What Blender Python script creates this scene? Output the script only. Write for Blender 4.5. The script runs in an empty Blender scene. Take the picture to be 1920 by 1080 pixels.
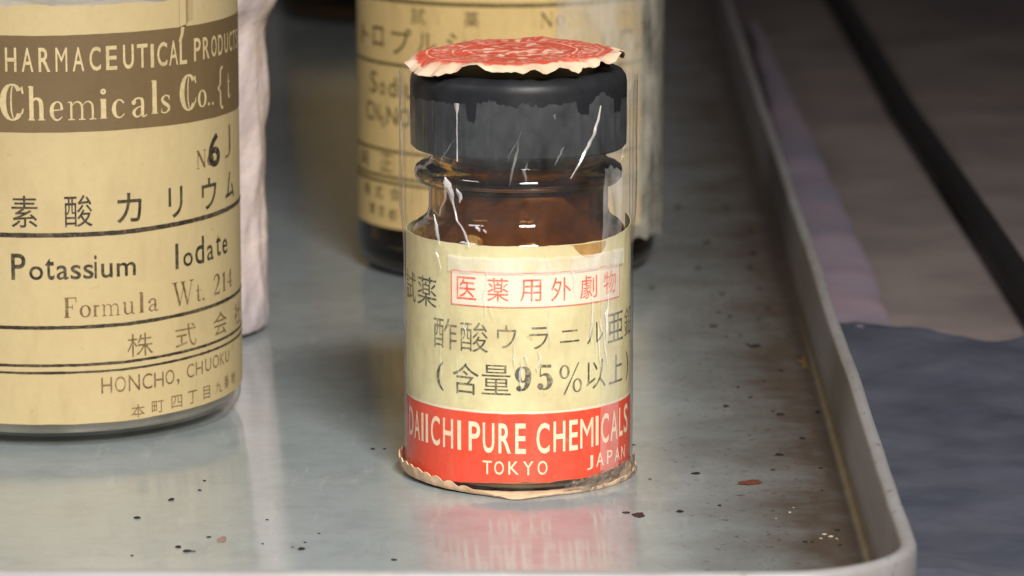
import bpy, bmesh, math, random
from math import sin, cos, pi, radians, exp
from mathutils import Vector, noise as mnoise

S = 0.001          # everything below is written in millimetres
random.seed(4)
sc = bpy.context.scene
col = sc.collection

# ------------------------------------------------------------------ camera
cam_d = bpy.data.cameras.new('camera')
cam_d.sensor_width = 36.0
cam_d.lens = 36.0 * 7500 / 1920
cam_d.clip_start = 0.02
cam_d.clip_end = 50
cam_d.dof.use_dof = True
cam_d.dof.focus_distance = 0.552
cam_d.dof.aperture_fstop = 40
cam = bpy.data.objects.new('camera', cam_d)
cam.location = (0, -0.550, 0.130)
cam.rotation_euler = (radians(90 - 10.7), 0, 0)
col.objects.link(cam)
sc.camera = cam

# ------------------------------------------------------------------ world and lamps
W = bpy.data.worlds.new('World')
sc.world = W
W.use_nodes = True
bgn = W.node_tree.nodes['Background']
bgn.inputs[0].default_value = (0.60, 0.54, 0.52, 1)
bgn.inputs[1].default_value = 0.075


def area(name, loc, target, sx, sy, power, color, spread=180):
    d = bpy.data.lights.new(name, 'AREA')
    d.shape = 'RECTANGLE'
    d.size, d.size_y = sx, sy
    d.energy = power
    d.color = color
    d.spread = radians(spread)
    o = bpy.data.objects.new(name, d)
    o.location = loc
    o.rotation_euler = (Vector(target) - Vector(loc)).to_track_quat('-Z', 'Y').to_euler()
    col.objects.link(o)
    return o


area('key_lamp', (0.13, -0.59, 0.48), (-0.03, -0.05, 0.010), 0.22, 0.14, 0.92, (1.0, 0.955, 0.89), 48)
area('room_lamp', (-0.62, -0.34, 0.55), (-0.04, -0.06, 0.0), 0.30, 0.12, 0.20, (0.97, 0.96, 1.0), 60)

sc.view_settings.view_transform = 'Standard'
sc.view_settings.look = 'None'
sc.view_settings.exposure = 0
sc.view_settings.gamma = 1
sc.view_settings.use_curve_mapping = False
sc.cycles.use_denoising = True
sc.cycles.max_bounces = 20
sc.cycles.transparent_max_bounces = 24
sc.cycles.transmission_bounces = 16
sc.cycles.sample_clamp_indirect = 6.0


# ------------------------------------------------------------------ materials
class NT:
    def __init__(self, name):
        self.m = bpy.data.materials.new(name)
        self.m.use_nodes = True
        self.t = self.m.node_tree
        self.n = self.t.nodes
        self.n.clear()
        self.out = self.n.new('ShaderNodeOutputMaterial')

    def new(self, typ, **kw):
        nd = self.n.new(typ)
        for k, v in kw.items():
            setattr(nd, k, v)
        return nd

    def link(self, a, b):
        self.t.links.new(a, b)

    def coord(self, scale=(1, 1, 1)):
        c = self.new('ShaderNodeTexCoord')
        mp = self.new('ShaderNodeMapping')
        mp.inputs['Scale'].default_value = scale
        self.link(c.outputs['Object'], mp.inputs['Vector'])
        return mp.outputs[0]

    def noise(self, vec, scale, detail=4, rough=0.6):
        nd = self.new('ShaderNodeTexNoise')
        nd.inputs['Scale'].default_value = scale
        nd.inputs['Detail'].default_value = detail
        nd.inputs['Roughness'].default_value = rough
        self.link(vec, nd.inputs['Vector'])
        return nd.outputs['Fac']

    def ramp(self, fac, stops):
        r = self.new('ShaderNodeValToRGB')
        el = r.color_ramp.elements
        while len(el) < len(stops):
            el.new(0.5)
        for e, (p, c) in zip(el, stops):
            e.position = p
            e.color = (c[0], c[1], c[2], 1) if not isinstance(c, (int, float)) else (c, c, c, 1)
        self.link(fac, r.inputs[0])
        return r.outputs[0]

    def mix(self, fac, a, b, blend='MIX'):
        m = self.new('ShaderNodeMix', data_type='RGBA', blend_type=blend)
        for sock, v in ((m.inputs[0], fac), (m.inputs[6], a), (m.inputs[7], b)):
            if isinstance(v, (int, float)):
                sock.default_value = v
            elif isinstance(v, tuple):
                sock.default_value = (v[0], v[1], v[2], 1)
            else:
                self.link(v, sock)
        return m.outputs[2]

    def math(self, op, a, b=0.0, clamp=False):
        m = self.new('ShaderNodeMath', operation=op)
        m.use_clamp = clamp
        for sock, v in ((m.inputs[0], a), (m.inputs[1], b)):
            if isinstance(v, (int, float)):
                sock.default_value = v
            else:
                self.link(v, sock)
        return m.outputs[0]

    def bump(self, h, strength, dist=0.0002):
        b = self.new('ShaderNodeBump')
        b.inputs['Strength'].default_value = strength
        b.inputs['Distance'].default_value = dist
        self.link(h, b.inputs['Height'])
        return b.outputs[0]

    def bsdf(self, color=None, rough=0.5, **kw):
        p = self.new('ShaderNodeBsdfPrincipled')
        if color is not None:
            if isinstance(color, tuple):
                p.inputs['Base Color'].default_value = (*color, 1)
            else:
                self.link(color, p.inputs['Base Color'])
        if isinstance(rough, (int, float)):
            p.inputs['Roughness'].default_value = rough
        else:
            self.link(rough, p.inputs['Roughness'])
        for k, v in kw.items():
            nm = k.replace('_', ' ')
            if isinstance(v, (int, float)):
                p.inputs[nm].default_value = v
            else:
                self.link(v, p.inputs[nm])
        return p

    def done(self, shader):
        self.link(shader.outputs[0] if hasattr(shader, 'outputs') else shader, self.out.inputs[0])
        return self.m


def mat_paper(name, base, stain, dark, rough=0.62, stain_amt=0.6):
    t = NT(name)
    v = t.coord()
    n1 = t.noise(v, 90, 5, 0.65)
    n2 = t.noise(v, 900, 3, 0.7)
    n3 = t.noise(t.coord((1, 1, 0.35)), 260, 4, 0.6)
    c = t.mix(t.ramp(n1, [(0.40, 0.0), (0.72, stain_amt)]), base, stain)
    c = t.mix(t.ramp(n3, [(0.52, 0.0), (0.80, 0.55)]), c, dark)
    c = t.mix(t.ramp(n2, [(0.35, 0.12), (0.6, 0.0)]), c, dark)
    n4 = t.noise(v, 52, 6, 0.72)
    c = t.mix(t.ramp(n4, [(0.56, 0.0), (0.66, 0.45), (0.72, 0.25)]), c, stain)
    n5 = t.noise(v, 480, 2, 0.5)
    c = t.mix(t.ramp(n5, [(0.70, 0.0), (0.77, 0.6)]), c, dark)
    hs = t.math('ADD', t.math('MULTIPLY', n2, 0.3), n3)
    return t.done(t.bsdf(c, rough, Normal=t.bump(hs, 0.35, 0.00025), Specular_IOR_Level=0.35))


def mat_ink(name, ink, paper, wear=0.35, scale=1500):
    t = NT(name)
    v = t.coord()
    n = t.noise(v, scale, 3, 0.7)
    n2 = t.noise(v, 160, 3, 0.6)
    f = t.math('ADD', t.ramp(n, [(0.46, 0.0), (0.68, wear)]), t.ramp(n2, [(0.45, 0.0), (0.75, wear * 0.7)]), True)
    return t.done(t.bsdf(t.mix(f, ink, paper), 0.55, Specular_IOR_Level=0.3))


def mat_glass(name, color, rough=0.03, wobble=0.08):
    t = NT(name)
    v = t.coord((1, 1, 0.5))
    n = t.noise(v, 120, 2, 0.5)
    return t.done(t.bsdf(color, rough, IOR=1.5, Transmission_Weight=1.0, Normal=t.bump(n, wobble, 0.0006)))


def mat_film(name, milk, milk_col=(0.85, 0.85, 0.84), rough=0.12, wr=0.35, scale=(1, 1, 0.25), tint=(1, 1, 1), gain=1.0, dusty=None):
    """clear cellophane: lets light through, reflects at its surface, slightly milky where old"""
    t = NT(name)
    v = t.coord(scale)
    n = t.noise(v, 420, 4, 0.6)
    nb = t.noise(v, 120, 3, 0.6)
    nrm = t.bump(t.math('ADD', n, nb), wr, 0.0005)
    tr = t.new('ShaderNodeBsdfTransparent')
    tr.inputs[0].default_value = (*tint, 1)
    df = t.new('ShaderNodeBsdfDiffuse')
    df.inputs[0].default_value = (*milk_col, 1)
    gl = t.new('ShaderNodeBsdfGlossy')
    gl.inputs['Roughness'].default_value = rough
    t.link(nrm, gl.inputs['Normal'])
    fr = t.new('ShaderNodeFresnel')
    geo = t.new('ShaderNodeNewGeometry')
    t.link(t.math('SUBTRACT', 1.42, t.math('MULTIPLY', geo.outputs['Backfacing'], 1.42 - 1 / 1.42)), fr.inputs[0])
    t.link(nrm, fr.inputs['Normal'])
    m1 = t.new('ShaderNodeMixShader')
    patch = t.noise(t.coord((1, 1, 0.6)), 210, 4, 0.65)
    fac = t.ramp(patch, [(0.3, milk * 0.3), (0.72, milk * 1.8)])
    if dusty:      # dust caught under the film around the cap, clear film lower down
        sp = t.new('ShaderNodeSeparateXYZ')
        co = t.new('ShaderNodeTexCoord')
        t.link(co.outputs['Object'], sp.inputs[0])
        mr = t.new('ShaderNodeMapRange')
        mr.inputs['From Min'].default_value = dusty[0]
        mr.inputs['From Max'].default_value = dusty[1]
        mr.inputs['To Min'].default_value = dusty[2]
        t.link(sp.outputs['Z'], mr.inputs['Value'])
        fac = t.math('MULTIPLY', fac, mr.outputs[0])
    t.link(fac, m1.inputs[0])
    t.link(tr.outputs[0], m1.inputs[1])
    t.link(df.outputs[0], m1.inputs[2])
    m2 = t.new('ShaderNodeMixShader')
    t.link(t.math('MULTIPLY', fr.outputs[0], 0.9 * gain, True), m2.inputs[0])
    t.link(m1.outputs[0], m2.inputs[1])
    t.link(gl.outputs[0], m2.inputs[2])
    return t.done(m2)


def mat_plain(name, a, b, scale, rough=0.5, bump=0.2, spec=0.5, detail=4, cscale=(1, 1, 1), dist=0.0003):
    t = NT(name)
    v = t.coord(cscale)
    n = t.noise(v, scale, detail, 0.62)
    return t.done(t.bsdf(t.mix(t.ramp(n, [(0.3, 0.0), (0.7, 1.0)]), a, b), rough, Normal=t.bump(n, bump, dist),
                         Specular_IOR_Level=spec))


def mat_tray():
    t = NT('grey_enamel')
    v = t.coord()
    n1 = t.noise(v, 14, 4, 0.6)
    n2 = t.noise(v, 160, 5, 0.7)
    n3 = t.noise(v, 2600, 2, 0.6)
    c = t.mix(t.ramp(n1, [(0.3, 0.0), (0.7, 1.0)]), (0.235, 0.275, 0.285), (0.305, 0.335, 0.34))
    c = t.mix(t.ramp(n2, [(0.35, 0.22), (0.55, 0.0)]), c, (0.13, 0.135, 0.13))
    c = t.mix(t.ramp(n3, [(0.60, 0.0), (0.75, 0.35)]), c, (0.09, 0.085, 0.08))
    n4 = t.noise(t.coord((1, 0.12, 1)), 420, 3, 0.6)
    n5 = t.noise(t.coord((0.1, 1, 1)), 300, 3, 0.6)
    c = t.mix(t.ramp(n4, [(0.60, 0.0), (0.74, 0.30)]), c, (0.46, 0.46, 0.44))
    c = t.mix(t.ramp(n5, [(0.62, 0.0), (0.76, 0.22)]), c, (0.19, 0.19, 0.18))
    # grime settled in the corner beside the right hand wall
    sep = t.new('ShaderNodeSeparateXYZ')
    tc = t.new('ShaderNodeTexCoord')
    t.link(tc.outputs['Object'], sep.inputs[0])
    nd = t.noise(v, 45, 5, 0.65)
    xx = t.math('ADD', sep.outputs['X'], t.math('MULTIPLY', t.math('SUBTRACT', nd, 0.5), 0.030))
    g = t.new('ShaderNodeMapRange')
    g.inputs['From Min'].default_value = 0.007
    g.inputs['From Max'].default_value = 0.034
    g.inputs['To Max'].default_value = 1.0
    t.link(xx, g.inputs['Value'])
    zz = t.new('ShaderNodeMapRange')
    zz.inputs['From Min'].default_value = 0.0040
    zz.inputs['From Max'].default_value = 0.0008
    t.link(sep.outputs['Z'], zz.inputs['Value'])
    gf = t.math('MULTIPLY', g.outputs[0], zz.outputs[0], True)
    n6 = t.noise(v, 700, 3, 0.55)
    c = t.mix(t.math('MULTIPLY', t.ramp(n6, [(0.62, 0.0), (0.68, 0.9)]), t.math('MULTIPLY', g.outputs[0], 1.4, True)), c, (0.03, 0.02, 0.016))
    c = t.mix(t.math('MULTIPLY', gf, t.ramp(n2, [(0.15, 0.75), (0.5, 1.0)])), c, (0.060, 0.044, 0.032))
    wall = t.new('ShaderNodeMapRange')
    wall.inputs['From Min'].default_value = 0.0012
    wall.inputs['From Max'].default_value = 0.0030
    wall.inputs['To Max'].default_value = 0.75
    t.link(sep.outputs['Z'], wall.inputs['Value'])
    c = t.mix(t.math('MULTIPLY', wall.outputs[0], t.ramp(nd, [(0.3, 1.0), (0.7, 0.55)])), c, (0.205, 0.170, 0.168))  # mauve-brown walls: grime film, with shade painted into the colour too
    rough = t.math('ADD', t.ramp(n2, [(0.3, 0.09), (0.75, 0.17)]), t.math('ADD', t.math('MULTIPLY', gf, 0.22), t.math('MULTIPLY', wall.outputs[0], 0.42)))
    return t.done(t.bsdf(c, rough, Normal=t.bump(t.math('ADD', n2, t.math('MULTIPLY', n1, 2.0)), 0.03, 0.0003),
                         Specular_IOR_Level=0.5))


def mat_seal():
    """printed red paper seal: red disc, pale rings, ring of worn pale print, cream margin"""
    t = NT('printed_seal_paper')
    tc = t.new('ShaderNodeTexCoord')
    sep = t.new('ShaderNodeSeparateXYZ')
    t.link(tc.outputs['Object'], sep.inputs[0])
    x, y = sep.outputs['X'], sep.outputs['Y']
    nz = t.noise(t.coord(), 300, 4, 0.65)
    r = t.math('SQRT', t.math('ADD', t.math('MULTIPLY', x, x), t.math('MULTIPLY', y, y)))
    r = t.math('MULTIPLY', r, 1000.0)
    rw = t.math('ADD', r, t.math('MULTIPLY', t.math('SUBTRACT', nz, 0.5), 3.2))
    red = t.mix(t.ramp(nz, [(0.35, 0.0), (0.7, 1.0)]), (0.50, 0.062, 0.034), (0.56, 0.11, 0.065))
    cream = t.mix(t.ramp(nz, [(0.35, 0.0), (0.7, 1.0)]), (0.70, 0.54, 0.39), (0.60, 0.38, 0.26))

    def ring(r0, w):
        d = t.math('ABSOLUTE', t.math('SUBTRACT', r, r0))
        return t.math('LESS_THAN', d, w)
    worn = t.noise(t.coord(), 160, 3, 0.6)
    wf = t.ramp(worn, [(0.36, 0.08), (0.6, 0.85)])
    lines = t.math('MAXIMUM', ring(12.2, 0.16), ring(8.6, 0.15))
    band = ring(10.4, 1.15)
    ang = t.math('ARCTAN2', y, x)
    cells = t.math('GREATER_THAN', t.math('SINE', t.math('MULTIPLY', ang, 34.0)), -0.15)
    frag = t.math('GREATER_THAN', t.noise(t.coord(), 1500, 2, 0.5), 0.47)
    text = t.math('MULTIPLY', band, t.math('MULTIPLY', cells, frag))
    inner = t.math('MULTIPLY', t.math('LESS_THAN', r, 7.3), t.math('GREATER_THAN', t.noise(t.coord(), 620, 2, 0.4), 0.54))
    pale = t.math('MULTIPLY', t.math('MAXIMUM', lines, t.math('MAXIMUM', text, inner)), wf, True)
    c = t.mix(pale, red, (0.78, 0.52, 0.38))
    edge = t.new('ShaderNodeMapRange')
    edge.inputs['From Min'].default_value = 13.45
    edge.inputs['From Max'].default_value = 13.95
    t.link(rw, edge.inputs['Value'])
    fade = t.noise(t.coord(), 240, 5, 0.7)
    c = t.mix(t.ramp(fade, [(0.5, 0.0), (0.72, 0.5)]), c, (0.66, 0.40, 0.30))
    c = t.mix(edge.outputs[0], c, cream)
    return t.done(t.bsdf(c, 0.5, Normal=t.bump(nz, 0.4, 0.0004), Specular_IOR_Level=0.4))


CREAM = (0.635, 0.575, 0.325)
M_label = mat_paper('old_cream_label', CREAM, (0.50, 0.41, 0.21), (0.38, 0.29, 0.14), stain_amt=0.9)
M_label_tan = mat_paper('tan_label', (0.44, 0.35, 0.185), (0.40, 0.305, 0.155), (0.33, 0.245, 0.12))
M_label_gold = mat_paper('yellowed_label', (0.70, 0.51, 0.22), (0.62, 0.43, 0.18), (0.36, 0.25, 0.10))
M_red = mat_paper('red_print', (0.69, 0.056, 0.019), (0.60, 0.052, 0.022), (0.70, 0.16, 0.09), 0.5)
M_white = mat_paper('pale_print_ground', (0.72, 0.63, 0.50), (0.68, 0.57, 0.43), (0.62, 0.50, 0.36))
M_brown = mat_paper('brown_print', (0.125, 0.082, 0.036), (0.15, 0.10, 0.048), (0.10, 0.064, 0.028))
M_ink_red = mat_ink('red_ink', (0.70, 0.09, 0.05), (0.72, 0.60, 0.46), 0.35)
M_ink_blk = mat_ink('dark_ink', (0.055, 0.045, 0.030), CREAM, 0.40)
M_ink_cream = mat_ink('reversed_lettering', (0.80, 0.66, 0.46), (0.74, 0.14, 0.07), 0.25)
M_ink_tan = mat_ink('reversed_tan_lettering', (0.50, 0.40, 0.22), (0.15, 0.10, 0.045), 0.30)
M_ink_deep = mat_ink('black_ink', (0.022, 0.016, 0.012), (0.5, 0.4, 0.22), 0.16)
M_ink_brown = mat_ink('brown_ink', (0.105, 0.060, 0.022), (0.5, 0.4, 0.22), 0.30)
M_ink_back = mat_ink('olive_ink', (0.10, 0.075, 0.025), (0.55, 0.40, 0.17), 0.30)
M_amber = mat_glass('amber_glass', (0.52, 0.315, 0.095))
M_amber_dark = mat_glass('dark_amber_glass', (0.26, 0.14, 0.055))
M_clear = mat_film('clear_glass', 0.03, (0.5, 0.5, 0.48), rough=0.04, wr=0.10, scale=(1, 1, 1), tint=(0.97, 0.965, 0.94))
M_powder_amber = mat_plain('ochre_powder', (0.50, 0.36, 0.12), (0.16, 0.10, 0.040), 150, 0.9, 0.6)
M_powder_white = mat_plain('grey_white_powder', (0.78, 0.72, 0.65), (0.46, 0.42, 0.38), 130, 0.9, 0.6)
M_powder_dark = mat_plain('dark_powder', (0.05, 0.035, 0.02), (0.03, 0.02, 0.012), 300, 0.9, 0.5)
M_cap = mat_plain('black_bakelite', (0.010, 0.011, 0.013), (0.020, 0.021, 0.024), 240, 0.42, 0.12, 0.18)
M_cap_out = mat_plain('dark_grey_cap', (0.05, 0.045, 0.055), (0.07, 0.062, 0.07), 240, 0.45, 0.1)
M_film = mat_film('old_cellophane', 0.030, (0.80, 0.85, 0.88), dusty=(0.0450, 0.0466, 0.50))
M_fold = mat_film('folded_cellophane', 0.30, (0.9, 0.88, 0.84), wr=0.2)
M_fold_thin = mat_film('double_cellophane', 0.13, (0.9, 0.88, 0.84), wr=0.2)
M_crease = mat_film('cellophane_crease', 0.36, (0.95, 0.92, 0.94), rough=0.34, wr=0.4, gain=1.0)
M_scrunch = mat_film('grimy_cellophane', 0.42, (0.19, 0.15, 0.125), rough=0.22, wr=0.9, scale=(1, 1, 1), gain=0.8)
M_film_back = mat_film('milky_cellophane', 0.42, (0.78, 0.74, 0.62), wr=0.3)
M_kraft = mat_plain('scalloped_kraft_paper', (0.76, 0.56, 0.38), (0.58, 0.36, 0.21), 500, 0.7, 0.5, 0.3)
M_seal = mat_seal()
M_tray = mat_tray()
M_table = mat_plain('dark_table_cloth', (0.14, 0.118, 0.118), (0.26, 0.215, 0.20), 26, 0.65, 0.3, 0.4)
M_lav = mat_plain('lavender_plastic', (0.21, 0.205, 0.28), (0.33, 0.24, 0.285), 26, 0.35, 0.2, 0.5, dist=0.001)
M_blue = mat_plain('slate_blue_cloth', (0.036, 0.042, 0.064), (0.075, 0.078, 0.105), 60, 0.8, 0.5, 0.3)
M_cord = mat_plain('black_rubber', (0.006, 0.006, 0.007), (0.012, 0.011, 0.012), 300, 0.6, 0.2, 0.3)
M_pink = mat_plain('pale_pink_wrapper', (0.72, 0.58, 0.53), (0.50, 0.44, 0.46), 90, 0.32, 0.9, 0.5, dist=0.0012)
M_dirt = mat_plain('dark_dirt', (0.010, 0.007, 0.006), (0.024, 0.015, 0.013), 2000, 0.9, 0.5, 0.2)
M_maroon = mat_plain('maroon_dirt', (0.060, 0.026, 0.026), (0.035, 0.018, 0.018), 2000, 0.85, 0.5, 0.2)
M_rust = mat_plain('rust', (0.13, 0.036, 0.015), (0.07, 0.022, 0.012), 1500, 0.9, 0.6, 0.2)
M_pale = mat_plain('pale_grit', (0.40, 0.37, 0.29), (0.28, 0.25, 0.19), 1500, 0.9, 0.5, 0.3)
M_ochre = mat_plain('ochre_grime', (0.17, 0.095, 0.030), (0.11, 0.065, 0.028), 600, 0.9, 0.4, 0.2)


# ------------------------------------------------------------------ builders
def link_mesh(name, verts, faces, mat, parent=None, smooth=True, loc=None):
    me = bpy.data.meshes.new(name)
    me.from_pydata([tuple(c * S for c in v) for v in verts], [], faces)
    me.materials.append(mat)
    me.polygons.foreach_set('use_smooth', [smooth] * len(me.polygons))
    bm = bmesh.new()
    bm.from_mesh(me)
    bmesh.ops.recalc_face_normals(bm, faces=bm.faces)
    bm.to_mesh(me)
    bm.free()
    if smooth:
        me.set_sharp_from_angle(angle=radians(42))
    o = bpy.data.objects.new(name, me)
    col.objects.link(o)
    if parent:
        o.parent = parent
    if loc:
        o.location = [c * S for c in loc]
    return o


def thing(name, label, cat, loc=(0, 0, 0), rz=0.0, group=None):
    o = bpy.data.objects.new(name, None)
    o.empty_display_size = 0.01
    col.objects.link(o)
    o.location = [c * S for c in loc]
    o.rotation_euler = (0, 0, rz)
    tag(o, label, cat, group)
    return o


def tag(o, label, cat, group=None):
    o['label'] = label
    o['category'] = cat
    if group:
        o['group'] = group


def lathe(name, prof, mat, parent=None, seg=128, rfun=None, loc=None):
    """revolve (r, z) pairs; r == 0 ends are closed to a point"""
    verts, faces, rings = [], [], []
    for i, (r, z) in enumerate(prof):
        if r < 1e-6:
            rings.append([len(verts)])
            verts.append((0, 0, z))
        else:
            ring = []
            for k in range(seg):
                a = 2 * pi * k / seg
                rr, zz = (r, z) if rfun is None else rfun(r, z, a, i)
                ring.append(len(verts))
                verts.append((rr * sin(a), -rr * cos(a), zz))
            rings.append(ring)
    for A, B in zip(rings, rings[1:]):
        if len(A) == 1 and len(B) == 1:
            continue
        for k in range(seg):
            j = (k + 1) % seg
            if len(A) == 1:
                faces.append((A[0], B[j], B[k]))
            elif len(B) == 1:
                faces.append((A[k], A[j], B[0]))
            else:
                faces.append((A[k], A[j], B[j], B[k]))
    return link_mesh(name, verts, faces, mat, parent, loc=loc)


def arc(cx, cz, r, a0, a1, n=6):
    return [(cx + r * cos(radians(a0 + (a1 - a0) * i / n)), cz + r * sin(radians(a0 + (a1 - a0) * i / n)))
            for i in range(n + 1)]


def sheet(name, R, s0, s1, zlo, zhi, mat, parent, thick=0.12, ns=64, nz=10, rfun=None):
    """a paper or film sheet wrapped on a cylinder; zlo / zhi may be functions of arc position"""
    f0 = zlo if callable(zlo) else (lambda s: zlo)
    f1 = zhi if callable(zhi) else (lambda s: zhi)
    verts, faces = [], []
    layers = (0.0,) if thick == 0 else (0.0, -thick)
    for dr in layers:
        for i in range(ns + 1):
            s = s0 + (s1 - s0) * i / ns
            a = s / R
            for j in range(nz + 1):
                z = f0(s) + (f1(s) - f0(s)) * j / nz
                r = R + dr + (rfun(s, z) if rfun else 0.0)
                verts.append((r * sin(a), -r * cos(a), z))
    N = (ns + 1) * (nz + 1)
    q = lambda i, j, b=0: b * N + i * (nz + 1) + j
    for i in range(ns):
        for j in range(nz):
            faces.append((q(i, j), q(i + 1, j), q(i + 1, j + 1), q(i, j + 1)))
            if thick:
                faces.append((q(i, j, 1), q(i, j + 1, 1), q(i + 1, j + 1, 1), q(i + 1, j, 1)))
    if thick:
        for i in range(ns):
            faces.append((q(i, 0), q(i, 0, 1), q(i + 1, 0, 1), q(i + 1, 0)))
            faces.append((q(i, nz), q(i + 1, nz), q(i + 1, nz, 1), q(i, nz, 1)))
        for j in range(nz):
            faces.append((q(0, j), q(0, j + 1), q(0, j + 1, 1), q(0, j, 1)))
            faces.append((q(ns, j), q(ns, j, 1), q(ns, j + 1, 1), q(ns, j + 1)))
    return link_mesh(name, verts, faces, mat, parent)


# lettering: outlines of Blender's own built-in font, or pen strokes with serifs, fitted to a box and wrapped
_glyph = {}


def font_glyph(ch, off):
    key = (ch, off)
    if key not in _glyph:
        c = bpy.data.curves.new('glyph', 'FONT')
        c.body = ch
        c.size = 1.0
        c.resolution_u = 4
        c.offset = off
        o = bpy.data.objects.new('glyph', c)
        col.objects.link(o)
        bpy.context.view_layer.update()
        me = o.to_mesh()
        V = [(v.co.x, v.co.y) for v in me.vertices]
        F = [tuple(p.vertices) for p in me.polygons]
        o.to_mesh_clear()
        bpy.data.objects.remove(o)
        bpy.data.curves.remove(c)
        x0, x1 = min(v[0] for v in V), max(v[0] for v in V)
        y0, y1 = min(v[1] for v in V), max(v[1] for v in V)
        V = [((x - x0) / (x1 - x0 or 1), (y - y0) / (y1 - y0 or 1)) for x, y in V]
        _glyph[key] = (V, F)
    return _glyph[key]


def ell(cx, cy, rx, ry, a0, a1, thin, thick, n=20):
    out = []
    for i in range(n + 1):
        a = radians(a0 + (a1 - a0) * i / n)
        w = thin + (thick - thin) * abs(cos(a)) ** 1.3
        out.append((cx + rx * cos(a), cy + ry * sin(a), w))
    return out


def P(*pts):
    return [tuple(p) for p in pts]


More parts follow.
